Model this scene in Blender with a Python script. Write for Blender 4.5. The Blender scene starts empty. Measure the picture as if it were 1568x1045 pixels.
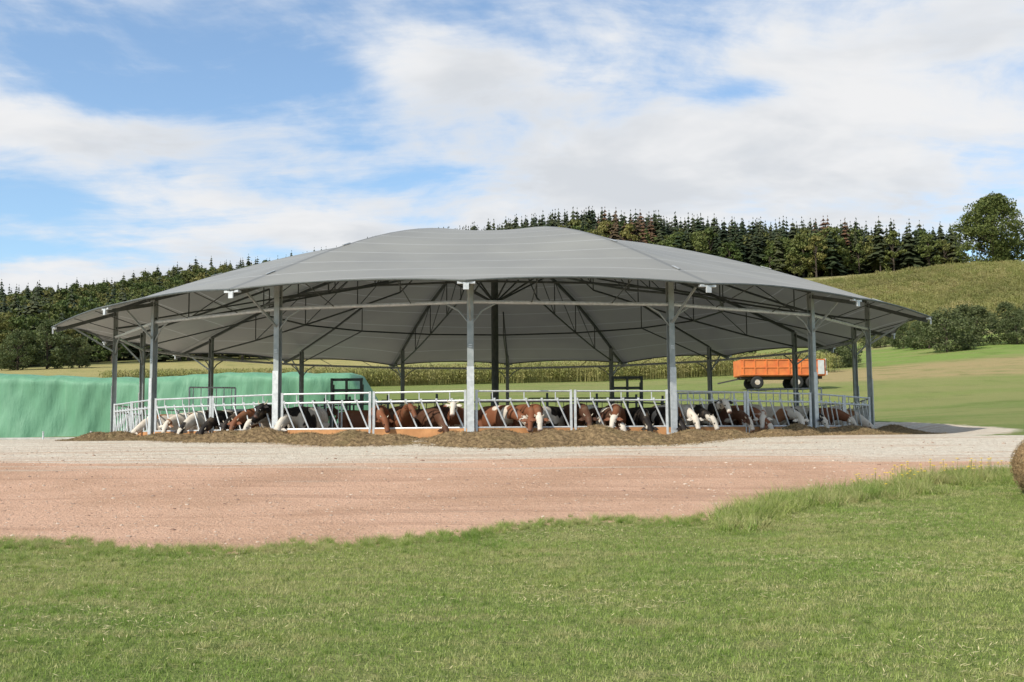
import bpy, math, random
import numpy as np
from mathutils import Vector, Matrix
random.seed(7); rng=np.random.default_rng(7)
scene=bpy.context.scene
COL=scene.collection
D2R=math.pi/180

# ------------------------------------------------------------------ helpers
def link(o,parent=None):
    COL.objects.link(o)
    if parent: o.parent=parent
    return o
def empty(name,loc=(0,0,0)):
    e=bpy.data.objects.new(name,None); e.location=loc; return link(e)
def mesh_obj(name,v,f,mat=None,parent=None,smooth=False):
    m=bpy.data.meshes.new(name)
    m.from_pydata([tuple(map(float,p)) for p in v],[],[tuple(map(int,q)) for q in f])
    if mat: m.materials.append(mat)
    if smooth: m.polygons.foreach_set("use_smooth",[True]*len(m.polygons))
    m.update()
    return link(bpy.data.objects.new(name,m),parent)
def np_mesh(name,V,F,mat=None):
    V=np.asarray(V,dtype=np.float32); F=np.asarray(F,dtype=np.int32); k=F.shape[1]
    m=bpy.data.meshes.new(name)
    m.vertices.add(len(V)); m.vertices.foreach_set("co",V.ravel())
    m.loops.add(F.size); m.loops.foreach_set("vertex_index",F.ravel())
    m.polygons.add(len(F)); m.polygons.foreach_set("loop_start",np.arange(0,F.size,k,dtype=np.int32))
    m.update(calc_edges=True)
    if mat: m.materials.append(mat)
    return m
class MB:
    def __init__(s): s.v=[];s.f=[]
    def frame(s,p0,p1,up):
        d=(p1-p0).normalized(); u=Vector(up)
        if abs(d.dot(u))>.98: u=Vector((1,0,0)) if abs(d.x)<.9 else Vector((0,1,0))
        a=d.cross(u).normalized(); b=a.cross(d).normalized(); return a,b
    def beam(s,p0,p1,w,h,up=(0,0,1)):
        p0=Vector(p0);p1=Vector(p1);a,b=s.frame(p0,p1,up);n=len(s.v)
        for p in(p0,p1):
            for i,j in((-1,-1),(1,-1),(1,1),(-1,1)): s.v.append(p+a*(i*w/2)+b*(j*h/2))
        s.f+=[(n,n+3,n+2,n+1),(n+4,n+5,n+6,n+7)]+[(n+i,n+(i+1)%4,n+4+(i+1)%4,n+4+i) for i in range(4)]
    def tube(s,p0,p1,r,n=6,r2=None):
        p0=Vector(p0);p1=Vector(p1);a,b=s.frame(p0,p1,(0,0,1));k=len(s.v); r2=r if r2 is None else r2
        for p,rr in((p0,r),(p1,r2)):
            for i in range(n):
                t=2*math.pi*i/n; s.v.append(p+a*(rr*math.cos(t))+b*(rr*math.sin(t)))
        for i in range(n): j=(i+1)%n; s.f.append((k+i,k+j,k+n+j,k+n+i))
        s.f.append(tuple(k+i for i in range(n))[::-1]); s.f.append(tuple(k+n+i for i in range(n)))
    def poly(s,pts,r,n=6):
        for a,b in zip(pts[:-1],pts[1:]): s.tube(a,b,r,n)
    def box(s,c,d,rot=0):
        n=len(s.v);cs,sn=math.cos(rot),math.sin(rot)
        for z in(-1,1):
            for i,j in((-1,-1),(1,-1),(1,1),(-1,1)):
                x=i*d[0]/2;y=j*d[1]/2; s.v.append(Vector((c[0]+x*cs-y*sn,c[1]+x*sn+y*cs,c[2]+z*d[2]/2)))
        s.f+=[(n+3,n+2,n+1,n),(n+4,n+5,n+6,n+7)]+[(n+i,n+(i+1)%4,n+4+(i+1)%4,n+4+i) for i in range(4)]
    def quad(s,*p):
        n=len(s.v); s.v+=list(p); s.f.append(tuple(range(n,n+len(p))))
    def obj(s,name,mat,parent=None,smooth=False): return mesh_obj(name,s.v,s.f,mat,parent,smooth)

class NT:
    def __init__(s,tree): s.t=tree; s.t.nodes.clear()
    def n(s,typ,**kw):
        nd=s.t.nodes.new(typ)
        for k,v in kw.items(): setattr(nd,k,v)
        return nd
    def set(s,nd,k,v):
        sock=nd.inputs[k]
        if isinstance(v,bpy.types.Node): v=v.outputs[0]
        if isinstance(v,bpy.types.NodeSocket): s.t.links.new(v,sock)
        else: sock.default_value=v
    def m(s,op,a,b=0.0,c=0.0,clamp=False):
        nd=s.n('ShaderNodeMath',operation=op,use_clamp=clamp)
        s.set(nd,0,a);s.set(nd,1,b)
        return nd.outputs[0]
    def mix(s,f,a,b,mode='MIX'):
        nd=s.n('ShaderNodeMix',data_type='RGBA',blend_type=mode); nd.clamp_factor=True
        s.set(nd,0,f)
        for i,v in((6,a),(7,b)):
            if isinstance(v,tuple) and len(v)==3: v=(*v,1)
            s.set(nd,i,v)
        return nd.outputs[2]
    def step(s,x,lo,hi):
        nd=s.n('ShaderNodeMapRange',interpolation_type='SMOOTHSTEP'); s.set(nd,0,x); nd.inputs[1].default_value=lo; nd.inputs[2].default_value=hi; return nd.outputs[0]
    def noise(s,vec,scale,detail=4,rough=.55,out=0):
        nd=s.n('ShaderNodeTexNoise'); nd.inputs['Scale'].default_value=scale; nd.inputs['Detail'].default_value=detail; nd.inputs['Roughness'].default_value=rough
        if vec is not None: s.set(nd,'Vector',vec)
        return nd.outputs[out]
    def mapping(s,vec,scale=(1,1,1),rot=(0,0,0),loc=(0,0,0)):
        nd=s.n('ShaderNodeMapping'); s.set(nd,0,vec); nd.inputs[1].default_value=loc; nd.inputs[2].default_value=rot; nd.inputs[3].default_value=scale; return nd.outputs[0]
    def pos(s): return s.n('ShaderNodeNewGeometry').outputs['Position']
    def obj(s): return s.n('ShaderNodeTexCoord').outputs['Object']
    def rand(s): return s.n('ShaderNodeObjectInfo').outputs['Random']
    def attr(s,name,out='Fac'): return s.n('ShaderNodeAttribute',attribute_name=name).outputs[out]
def new_mat(name):
    m=bpy.data.materials.new(name); m.use_nodes=True; return m,NT(m.node_tree)
def finish(nt,color,rough=.7,metal=0,bump=None,bstr=.3,bdist=.02,transl=0,spec=.3):
    p=nt.n('ShaderNodeBsdfPrincipled'); 
    if isinstance(color,tuple) and len(color)==3: color=(*color,1)
    nt.set(p,'Base Color',color); nt.set(p,'Roughness',rough); nt.set(p,'Metallic',metal); nt.set(p,'Specular IOR Level',spec)
    if bump is not None:
        b=nt.n('ShaderNodeBump'); nt.set(b,'Height',bump); b.inputs['Strength'].default_value=bstr; b.inputs['Distance'].default_value=bdist; nt.set(p,'Normal',b)
    o=nt.n('ShaderNodeOutputMaterial')
    if transl>0:
        t=nt.n('ShaderNodeBsdfTranslucent'); nt.set(t,0,color); mx=nt.n('ShaderNodeMixShader'); mx.inputs[0].default_value=transl
        nt.set(mx,1,p); nt.set(mx,2,t); nt.set(o,0,mx)
    else: nt.set(o,0,p)
def var_mat(name,c1,c2,scale=5,rough=.6,metal=0,bstr=.2,bdist=.01,detail=4,transl=0,spec=.3):
    m,nt=new_mat(name); n=nt.noise(nt.obj(),scale,detail); c=nt.mix(nt.step(n,.3,.7),c1,c2)
    finish(nt,c,rough,metal,n,bstr,bdist,transl,spec); return m

galv=var_mat('galvanised_steel',(.46,.47,.46),(.34,.35,.35),6,.45,.3,.05)
galv_light=var_mat('galvanised_bright',(.62,.64,.64),(.48,.50,.50),8,.4,.2,.05)
steel_dark=var_mat('painted_steel_greygreen',(.10,.11,.10),(.07,.08,.075),5,.5,.1,.05)
post_mat=var_mat('post_steel',(.36,.38,.37),(.27,.30,.29),4,.45,.2,.05)
wood=var_mat('kerb_wood',(.58,.29,.12),(.42,.20,.08),3,.75)
wood_dark=var_mat('old_board',(.10,.075,.055),(.06,.045,.035),3,.8)

# ------------------------------------------------------------------ terrain
CX,CY,R=-0.72,45.0,15.0
cols=np.array([-300,0,400,900,1250,1568,1900.]); cu=(cols-784)/1641
rows=[(-4000,[-1.7]*7),(0,[-1.66]*7),(7,[-1.6]*7),(12,[-1.53]*7),(15,[-1.43]*7),(18,[-1.2]*7),(21,[-.96]*7),(24,[-.68]*7),(28,[-.32]*7),(30.5,[-.1]*7),
(33,[-.05]*7),(45,[0,0,0,0,.15,.3,.4]),(62,[.0,0,.1,.25,.9,1.5,1.8]),(86,[2.9,2.9,3.0,3.3,3.6,4,4.5]),(110,[5,5,5,5.3,6,7.1,8]),(150,[8,8.2,8,8.5,9.8,13,15]),
(200,[12,12.4,12.4,13.4,16.5,21.7,25]),(250,[16,16.5,17,22,27,32,36]),(300,[21,22,25,34,39,43.5,47]),(370,[32,34,40,55,54,59,60]),(450,[45,47,58,74,69,65,62]),
(600,[64,68,87,95,80,62,58]),(900,[80,85,105,105,75,60,55]),(1500,[50,60,80,70,55,45,40]),(4500,[20,20,20,20,20,20,20])]
ry=np.array([r[0] for r in rows],float); rz=np.array([r[1] for r in rows],float)
def _tab(u,Y):
    ci=np.clip(np.searchsorted(cu,u)-1,0,len(cu)-2); t=np.clip((u-cu[ci])/(cu[ci+1]-cu[ci]),0,1); t=t*t*(3-2*t)*.5+t*.5
    ri=np.clip(np.searchsorted(ry,Y)-1,0,len(ry)-2); s=np.clip((Y-ry[ri])/(ry[ri+1]-ry[ri]),0,1)
    return (rz[ri,ci]*(1-t)+rz[ri,ci+1]*t)*(1-s)+(rz[ri+1,ci]*(1-t)+rz[ri+1,ci+1]*t)*s
def height(X,Y):
    X=np.asarray(X,float);Y=np.asarray(Y,float)
    u=X/np.maximum(Y,15.)
    w=np.clip((Y-60)/60,0,1)*.07+.02
    z=(_tab(u,Y*(1-w))+_tab(u,Y)*2+_tab(u,Y*(1+w)))/4
    z=z+.03*np.sin(X*.9+Y*.35)*np.sin(Y*.7)*np.clip(1-np.abs(Y-15)/14,0,1)
    z=z+np.clip((Y-90)/200,0,1)*(1.2*np.sin(X*.021+1)*np.sin(Y*.017)+.5*np.sin(X*.06))
    r=np.hypot(X-CX,Y-CY)
    k=np.clip((19.5-r)/2.5,0,1); k=k*k*(3-2*k)
    front=np.clip((31.5-Y)/2.0,0,1)*np.clip((r-15.5)/.8,0,1)
    z=z*(1-k*(1-front))+(-.05)*k*(1-front)
    k2=np.clip((14.9-r)/.15,0,1); z=z-.36*k2
    return z
EX=[-60,-12,-7,-5.3,-4,-3,.67,3.4,5.5,8,11,16,30,60]; EY=[14.8,14.8,14.7,14.5,14.2,14.1,16.3,17.1,19.4,21.1,23,24.5,26,27]
def edgeY(X): 
    X=np.asarray(X,float); return np.interp(X,EX,EY)+.22*np.sin(X*1.7)+.12*np.sin(X*4.1+1)
def masks(X,Y):
    r=np.hypot(X-CX,Y-CY)
    dirt=np.clip((Y-edgeY(X))/1.2*.5+.5,0,1)
    far=np.clip((31.2-Y)/1.5*.5+.5,0,1)
    ring=np.clip((19.8-r)/1.2*.5+.5,0,1)
    yard=np.clip((-13-X)/2*.5+.5,0,1)*np.clip((61-Y)/1.5*.5+.5,0,1)
    hard=np.minimum(dirt,np.maximum(np.maximum(far,ring),yard))
    gl=25.2+.5*np.sin(X*.3)-np.clip(X-6,0,8)*.28
    grav=np.clip((Y-gl)/3.0*.5+.5,0,1)
    return hard,grav
az=np.concatenate([np.arange(-180,-50,3.),np.arange(-50,-33,.7),np.arange(-33,33,.28),np.arange(33,50,.7),np.arange(50,180,3.)])*D2R
rad=[.02,.1,.3,.6,1.0]
while rad[-1]<4200: rad.append(rad[-1]*(1.05 if rad[-1]<5 else 1.0115 if rad[-1]<34 else 1.02 if rad[-1]<700 else 1.08))
rad=np.array(rad)
A,RR=np.meshgrid(az,rad); X=RR*np.sin(A); Y=RR*np.cos(A); Z=height(X,Y)
nr,na=X.shape
V=np.stack([X.ravel(),Y.ravel(),Z.ravel()],1)
i=np.arange(nr-1)[:,None]*na; j=np.arange(na)[None,:]; j2=(j+1)%na
F=np.stack([(i+j),(i+j2),(i+na+j2),(i+na+j)],-1).reshape(-1,4)
ground_mesh=np_mesh('ground',V,F)
hard,grav=masks(X,Y)
u=X/np.maximum(Y,15.)
fc=np.zeros((nr,na,3)); fc[:]=(.16,.20,.055)
def paint(mask,c):
    m=mask[...,None]; fc[:]=fc*(1-m)+np.array(c)*m
sm=lambda x,a,b: np.clip((x-a)/(b-a),0,1)
paint(sm(Y,29,32)*sm(u,-.5,.3),(.17,.225,.062))
paint(sm(Y,60,75)*sm(u,-.5,.3),(.22,.26,.075))
paint(sm(Y,93,95)*sm(-Y,-118,-115)*sm(u,.22,.24),(.38,.29,.14))
paint(sm(Y,118,121)*sm(u,.15,.2)*sm(-Y,-186,-180),(.19,.28,.06))
paint(sm(Y,166,168)*sm(-Y,-176,-174)*sm(u,.2,.24),(.30,.27,.12))
paint(sm(Y,190,194)*sm(u,.05,.1),(.22,.21,.08))
paint(sm(Y,330,334)*sm(u,.05,.1),(.23,.25,.08))
paint(sm(Y,362,366)*sm(u,.05,.1),(.36,.31,.14))
paint(sm(Y,140,150)*sm(-u,.05,.12),(.38,.32,.13))
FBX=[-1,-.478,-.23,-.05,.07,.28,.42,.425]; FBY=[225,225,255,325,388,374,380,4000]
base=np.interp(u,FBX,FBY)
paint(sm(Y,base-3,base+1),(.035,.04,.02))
def add_float(m,name,arr):
    a=m.attributes.new(name,'FLOAT','POINT'); a.data.foreach_set('value',arr.ravel().astype(np.float32))
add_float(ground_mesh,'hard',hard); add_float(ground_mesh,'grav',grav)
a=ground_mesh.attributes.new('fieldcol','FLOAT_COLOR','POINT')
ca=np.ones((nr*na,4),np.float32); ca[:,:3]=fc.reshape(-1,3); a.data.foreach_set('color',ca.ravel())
ground_mesh.polygons.foreach_set("use_smooth",[True]*len(ground_mesh.polygons))
gm,nt=new_mat('ground_surface')
P=nt.pos()
n1=nt.noise(P,.35,4); n2=nt.noise(P,2.3,4,.65); n3=nt.noise(P,24,3,.7); n4=nt.noise(P,7,4,.7); n0=nt.noise(nt.mapping(P,(.05,.22,1)),1,4)
g=nt.attr('fieldcol','Color')
g=nt.mix(nt.m('MULTIPLY',nt.step(n2,.45,.7),.45),g,(.31,.27,.13))
g=nt.mix(nt.m('MULTIPLY',nt.step(n1,.5,.3),.5),g,(.11,.165,.035))
g=nt.mix(nt.m('MULTIPLY',nt.step(n0,.47,.60),.55),g,(.29,.27,.11))
g=nt.mix(nt.m('MULTIPLY',nt.step(n3,.55,.4),.4),g,(.07,.085,.025))
dirtc=nt.mix(nt.step(n1,.35,.65),(.58,.365,.25),(.47,.29,.19))
dirtc=nt.mix(nt.m('MULTIPLY',nt.step(n4,.5,.75),.5),dirtc,(.65,.47,.34))
dirtc=nt.mix(nt.m('MULTIPLY',nt.step(n3,.62,.74),.7),dirtc,(.70,.59,.47))
dirtc=nt.mix(nt.m('MULTIPLY',nt.step(n3,.42,.28),.8),dirtc,(.22,.135,.09))
trk=nt.noise(nt.mapping(P,(.12,1.6,1)),1.3,4,.6)
dirtc=nt.mix(nt.m('MULTIPLY',nt.step(trk,.5,.66),.5),dirtc,(.37,.22,.145))
gravc=nt.mix(nt.step(n4,.35,.65),(.68,.62,.51),(.54,.47,.37))
gravc=nt.mix(nt.m('MULTIPLY',nt.step(n3,.45,.3),.6),gravc,(.28,.24,.20))
gravc=nt.mix(nt.m('MULTIPLY',nt.step(trk,.50,.62),.65),gravc,(.50,.36,.26))
gmask=nt.step(nt.m('ADD',nt.attr('grav'),nt.m('MULTIPLY',nt.m('SUBTRACT',trk,.5),2.0)),.3,.7)
hc=nt.mix(gmask,dirtc,gravc)
hm=nt.step(nt.m('ADD',nt.attr('hard'),nt.m('MULTIPLY',nt.m('SUBTRACT',n2,.5),.9)),.42,.58)
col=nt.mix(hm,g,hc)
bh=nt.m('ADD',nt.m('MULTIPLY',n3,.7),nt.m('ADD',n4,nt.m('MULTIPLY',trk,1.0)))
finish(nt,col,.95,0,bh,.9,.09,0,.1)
ground_mesh.materials.append(gm)
ground=link(bpy.data.objects.new('ground',ground_mesh))

# ------------------------------------------------------------------ instancing on faces
def instancer(name,child_mesh,pts,sizes,rots=None,normals=None,childname='piece'):
    pts=np.asarray(pts,float); n=len(pts); sizes=np.broadcast_to(np.asarray(sizes,float),(n,))
    if rots is None: rots=rng.uniform(0,2*math.pi,n)
    c,s=np.cos(rots)*sizes/2,np.sin(rots)*sizes/2
    if normals is None:
        ex=np.stack([c,s,0*c],1); ey=np.stack([-s,c,0*c],1)
    else:
        gx,gy=normals
        ex=np.stack([c,s,c*gx+s*gy],1); ey=np.stack([-s,c,-s*gx+c*gy],1)
    Q=np.stack([pts-ex-ey,pts+ex-ey,pts+ex+ey,pts-ex+ey],1).reshape(-1,3)
    m=np_mesh(name,Q,np.arange(4*n).reshape(n,4))
    o=link(bpy.data.objects.new(name,m)); o.instance_type='FACES'; o.use_instance_faces_scale=True; o.instance_faces_scale=1.0
    o.show_instancer_for_render=False
    link(bpy.data.objects.new(childname,child_mesh),o)
    return o

def rand_quads(C,size,flat=0.0,leaf=.6):
    n=len(C); d=rng.normal(size=(n,3)); d/=np.linalg.norm(d,axis=1)[:,None]
    e=rng.normal(size=(n,3)); e[:,2]*=(1-flat); e-=d*(e*d).sum(1)[:,None]; e/=np.linalg.norm(e,axis=1)[:,None]
    s=size*rng.uniform(.6,1.3,n)[:,None]
    V=np.stack([C-d*s*.5,C+e*s*leaf*.5,C+d*s*.5,C-e*s*leaf*.5],1).reshape(-1,3)
    return V,np.arange(4*n).reshape(n,4)
def leaf_mat(name,c1,c2,c3,transl=.25,rv=.75):
    m,nt=new_mat(name); r=nt.rand(); n=nt.noise(nt.obj(),.9,2); n5=nt.noise(nt.pos(),.02,2)
    c=nt.mix(nt.step(n,.35,.65),c1,c2); c=nt.mix(nt.m('MULTIPLY',nt.m('POWER',r,1.6),rv),c,c3)
    c=nt.mix(nt.m('MULTIPLY',nt.step(n5,.45,.65),.35),c,tuple(x*.6 for x in c1))
    finish(nt,c,.6,transl=transl,spec=.2); return m
bark=var_mat('bark',(.10,.075,.055),(.05,.04,.03),8,.9)
lm_dec=leaf_mat('leaves_deciduous',(.07,.105,.03),(.12,.155,.042),(.21,.19,.06),.15,1)
lm_big=leaf_mat('leaves_ash',(.08,.11,.03),(.14,.16,.045),(.19,.17,.06),.25,.5)
lm_con=leaf_mat('needles',(.018,.030,.013),(.030,.045,.018),(.060,.065,.028),0,1)
lm_dead=leaf_mat('needles_dead',(.13,.068,.038),(.10,.06,.034),(.06,.055,.03),0)
lm_orch=leaf_mat('leaves_orchard',(.085,.115,.04),(.14,.16,.065),(.13,.14,.06))
lm_corn=leaf_mat('corn_leaves',(.24,.26,.075),(.33,.31,.11),(.42,.35,.16),.25)
def dec_tree_mesh(name,h,w,nclump,nleaf,ls,lmat,trunk_frac=.2,seed=0,rcf=.13):
    g=np.random.default_rng(seed); mb=MB()
    rt=h*.022
    mb.tube((0,0,-.5),(0,0,h*trunk_frac),rt*1.3,8,rt); mb.tube((0,0,h*trunk_frac),(h*.01,0,h*.75),rt,7,rt*.35)
    cl=[]
    for k in range(nclump):
        a=g.uniform(0,2*math.pi); t=g.uniform(0,1); zz=trunk_frac*.7+t*(1-trunk_frac*.7)
        prof=math.sin(math.pi*min(1,(t*.80+.17)))**.7*(1+.18*math.sin(a*3+seed)*math.cos(t*5))
        rr=w/2*prof*math.sqrt(g.uniform(.15,1))*g.uniform(.8,1.12)
        c=np.array([rr*math.cos(a),rr*math.sin(a),h*zz*.95]); cl.append(c)
        if k%3==0: mb.tube((0,0,max(h*trunk_frac*.8,c[2]*.6)),tuple(c),rt*.4,5,rt*.1)
    nt_=len(mb.f); C=[]
    for c in cl:
        rc=w*rcf*g.uniform(.6,1.3)
        q=g.normal(size=(nleaf,3)); q/=np.linalg.norm(q,axis=1)[:,None]; q*= (g.uniform(.3,1,nleaf)**.5)[:,None]*rc; q[:,2]*=.75
        C.append(c+q)
    Vl,Fl=rand_quads(np.vstack(C),ls)
    m=bpy.data.meshes.new(name); nv=len(mb.v)
    m.from_pydata([tuple(p) for p in mb.v]+[tuple(p) for p in Vl.tolist()],[],mb.f+[tuple(q) for q in (Fl+nv).tolist()])
    m.materials.append(bark); m.materials.append(lmat)
    m.polygons.foreach_set('material_index',[0]*nt_+[1]*len(Fl)); m.update(); return m
def conifer_mesh(name,h,w,lmat,seed=0,layers=15,per=9,bot=.1,pw=.85):
    g=np.random.default_rng(seed); mb=MB(); mb.tube((0,0,-.5),(0,0,h*.97),h*.012,5,h*.002); nb=len(mb.f)
    lop=g.uniform(0,6.28)
    for L in range(layers):
        t=L/(layers-1); z=h*(bot+(1-bot-.02)*t)+g.uniform(-.2,.2); r=w/2*(1-t)**pw*g.uniform(.7,1.2)+.12
        for k in range(per):
            if g.uniform()<.10: continue
            a=2*math.pi*(k+g.uniform(-.4,.4))/per+L; rr=r*g.uniform(.55,1.25)*(1+.15*math.cos(a-lop)); dz=rr*g.uniform(.15,.55)
            ca,sa=math.cos(a),math.sin(a); wd=rr*.32+.15
            tip=(ca*rr,sa*rr,z-dz); mid=rr*.6
            p1=(ca*mid-sa*wd,sa*mid+ca*wd,z-dz*.75-.1*rr); p2=(ca*mid+sa*wd,sa*mid-ca*wd,z-dz*.75-.1*rr)
            mb.quad((0,0,z+.03*h),p1,tip,p2)
    m=bpy.data.meshes.new(name); m.from_pydata([tuple(p) for p in mb.v],[],mb.f); m.materials.append(bark); m.materials.append(lmat)
    m.polygons.foreach_set('material_index',[0]*nb+[1]*(len(mb.f)-nb)); m.update(); return m
con=[conifer_mesh('conifer_a',20,8.6,lm_con,1),conifer_mesh('conifer_b',20,7.0,lm_con,2,18,8,.15,.7),conifer_mesh('conifer_c',20,8.4,lm_con,5,13,8,.22,.6)]
cond=conifer_mesh('conifer_dead',20,7.5,lm_dead,3,14,8,.2,.7)
dec=[dec_tree_mesh('broadleaf_a',15,11,34,42,.95,lm_dec,.12,4),dec_tree_mesh('broadleaf_b',15,9,28,42,.9,lm_dec,.1,5)]
def pts_in(fn,n,ur,yr):
    Yp=np.sqrt(rng.uniform(yr[0]**2,yr[1]**2,n)); up=rng.uniform(ur[0],ur[1],n); k=fn(up,Yp); up=up[k];Yp=Yp[k]
    Xp=up*Yp; return np.stack([Xp,Yp,height(Xp,Yp)-.3],1),up
bf=lambda u_: np.interp(u_,FBX,FBY)
L,uL=pts_in(lambda a,b:(b>bf(a)+2)&(b<660),5600,(-.95,-.12),(222,660))
pc=.26+.26*np.sin(L[:,0]*.023+2)*np.sin(L[:,1]*.017)
h_=np.clip(rng.normal(.86,.16,len(L)),.45,1.25)
Rr,uR=pts_in(lambda a,b:(b>bf(a)+2)&(b<500),3200,(-.14,.424),(320,500))
hR=np.clip(rng.normal(.88,.17,len(Rr)),.4,1.15)*np.interp(uR,[.3,.42],[1,.86])
kR=rng.uniform(size=len(Rr)); dz_=((np.abs(uR-.105)<.03)&(Rr[:,1]<440))|((np.abs(uR-.30)<.02)&(Rr[:,1]<430))
pcR=np.where(Rr[:,1]<bf(uR)+22,.60,.90)
PT=np.vstack([L,Rr]); HH=np.concatenate([h_*.85,hR]); kk=np.concatenate([rng.uniform(size=len(L))/np.maximum(pc,.02),np.where(dz_&(kR<.35),-1,kR/pcR)])
isc=(kk>=0)&(kk<1); isd=kk<0; isb=kk>=1; var=rng.integers(0,6,len(PT))
for q in range(3):
    mk=isc&(var%3==q); instancer('conifer_forest',con[q],PT[mk],HH[mk],childname='conifers')
for q in range(2):
    mk=isb&(var%2==q); instancer('broadleaf_forest',dec[q],PT[mk],HH[mk]*1.05,childname='broadleaf_trees')
instancer('dead_spruce_stand',cond,PT[isd],HH[isd],childname='dead_spruces')

def P3(px,D): 
    X_=(px-784)/1641*D; return (X_,D,float(height(X_,D)))
def place(name,mesh,px,D,s=1,rot=0,sz=None):
    o=bpy.data.objects.new(name,mesh); o.location=P3(px,D); o.rotation_euler=(0,0,rot); o.scale=(s,s,sz or s); return link(o)
big=dec_tree_mesh('big_broadleaf',23,22,190,120,.75,lm_big,.02,11,.12)
place('broadleaf_tree',big,1530,350,1.05,.4)
small=dec_tree_mesh('crest_tree',9,8,30,50,.5,lm_big,.1,12)
place('broadleaf_tree',small,1592,350,1.3,1)
orch=[dec_tree_mesh('apple_a',6,7,60,90,.30,lm_orch,.12,21),dec_tree_mesh('apple_b',6,6.4,55,90,.30,lm_orch,.10,22)]
for k,(px,D,s) in enumerate([(1452,136,1.12),(1500,142,1.05),(1425,150,.95),(1546,165,.95),(1590,150,1.05),(1385,158,.75),(1560,139,.75),(1478,152,1.1),(1350,170,.6),(1640,146,1.2)]):
    place('apple_tree',orch[k%2],px,D,s,k*1.3,s*.8)
for k,(px,D,s) in enumerate([(1283,121,.62),(1300,126,.5),(1262,124,.55),(1125,128,.8),(1090,130,.75),(70,215,1.6),(25,212,1.3),(120,218,1.0),(1330,176,.5),(1372,180,.45),(1410,182,.5)]):
    place('shrub',orch[k%2],px,D,s,k*.7)

def corn_patch():
    V=[];Fq=[]; n=0
    for k in range(26):
        x,y=(k%5-2)*.42+rng.uniform(-.1,.1),(k//5-2)*.42+rng.uniform(-.1,.1); h=rng.uniform(1.7,2.2)
        V+=[(x-.02,y,0),(x+.02,y,0),(x+.015,y,h),(x-.015,y,h)];Fq.append((n,n+1,n+2,n+3));n+=4
        for q in range(9):
            a=rng.uniform(0,6.28);z=h*rng.uniform(.2,.95);l=rng.uniform(.35,.6);ca,sa=math.cos(a),math.sin(a)
            V+=[(x,y,z),(x+ca*l*.5-sa*.05,y+sa*l*.5+ca*.05,z+.22),(x+ca*l,y+sa*l,z-.02),(x+ca*l*.5+sa*.05,y+sa*l*.5-ca*.05,z+.18)];Fq.append((n,n+1,n+2,n+3));n+=4
    return np_mesh('corn_patch',V,Fq,lm_corn)
cp=corn_patch()
pp=[(x+rng.uniform(-.4,.4),y+rng.uniform(-.3,.3),0) for y in np.arange(112,124,1.7) for x in np.arange(-42,34,1.7)]
far_=[(uu*y+rng.uniform(-.8,.8),y+rng.uniform(-.3,.3)+.06*uu*y,0) for y in np.arange(192,332,6.5) for uu in np.arange(.1,.62,2.0/y)]
pp=np.vstack([np.array(pp),np.array(far_)]); pp[:,2]=height(pp[:,0],pp[:,1])-np.where(pp[:,1]>150,.3,0)
instancer('corn_field',cp,pp,np.where(pp[:,1]<150,.95,rng.uniform(1.05,1.4,len(pp))),childname='corn_plants')

# ------------------------------------------------------------------ grass
def grass_patch(name,n,hmin,hmax,wd,mat,size=1.0,clump=None):
    x=rng.uniform(-.5,.5,n)*size; y=rng.uniform(-.5,.5,n)*size
    if clump:
        x=rng.normal(0,clump*.4,n); y=rng.normal(0,clump*.4,n)
    h=rng.uniform(hmin,hmax,n); a=rng.uniform(0,6.28,n); lean=rng.uniform(.1,1.3,n)*h; b=rng.uniform(0,6.28,n)
    w=wd*rng.uniform(.6,1.2,n)
    z0=np.full(n,-.01)
    v0=np.stack([x-np.cos(a)*w,y-np.sin(a)*w,z0],1); v1=np.stack([x+np.cos(a)*w,y+np.sin(a)*w,z0],1)
    v2=np.stack([x+np.cos(b)*lean,y+np.sin(b)*lean,h],1)
    return np_mesh(name,np.stack([v0,v1,v2],1).reshape(-1,3),np.arange(3*n).reshape(n,3),mat)
gbm,nt=new_mat('grass_blades'); P=nt.pos()
na_=nt.noise(P,.30,3,.6); nb_=nt.noise(nt.mapping(P,(.55,1.5,1)),1.3,6,.78); nc_=nt.noise(P,9,3,.75); nd_=nt.noise(P,40,1)
c=nt.mix(nt.step(na_,.38,.60),(.22,.33,.055),(.33,.39,.10))
c=nt.mix(nt.m('MULTIPLY',nt.step(nb_,.50,.58),.8),c,(.50,.45,.21))
c=nt.mix(nt.m('MULTIPLY',nt.step(nb_,.46,.37),.7),c,(.14,.24,.035))
c=nt.mix(nt.m('MULTIPLY',nt.step(nc_,.54,.62),.7),c,(.52,.48,.25))
c=nt.mix(nt.m('MULTIPLY',nt.step(nc_,.46,.38),.8),c,(.075,.135,.02))
c=nt.mix(nt.m('MULTIPLY',nt.step(nd_,.5,.7),.4),c,(.50,.50,.24))
finish(nt,c,.55,transl=.35,spec=.25)
gp=grass_patch('lawn_patch',2000,.012,.045,.0045,gbm)
tiles=[]
for y in np.arange(4.5,27,.95):
    for x in np.arange(-20,24,.95):
        if abs(x)>y*.58+2.5: continue
        if y<edgeY(x)-.15: tiles.append((x,y))
tiles=np.array(tiles); tz=height(tiles[:,0],tiles[:,1])
gx=(height(tiles[:,0]+.3,tiles[:,1])-height(tiles[:,0]-.3,tiles[:,1]))/.6; gy=(height(tiles[:,0],tiles[:,1]+.3)-height(tiles[:,0],tiles[:,1]-.3))/.6
instancer('lawn_grass',gp,np.column_stack([tiles,tz]),1.0,rng.integers(0,4,len(tiles))*math.pi/2,(gx,gy),'grass_blades')
tf=grass_patch('tuft_mesh',60,.10,.30,.006,gbm,.12,.14)
n=2600; xs=rng.uniform(-16,22,n); ys=edgeY(xs)+rng.normal(-.1,.25,n)-np.where(xs>3,np.abs(rng.normal(0,.5,n)),0)
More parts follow.
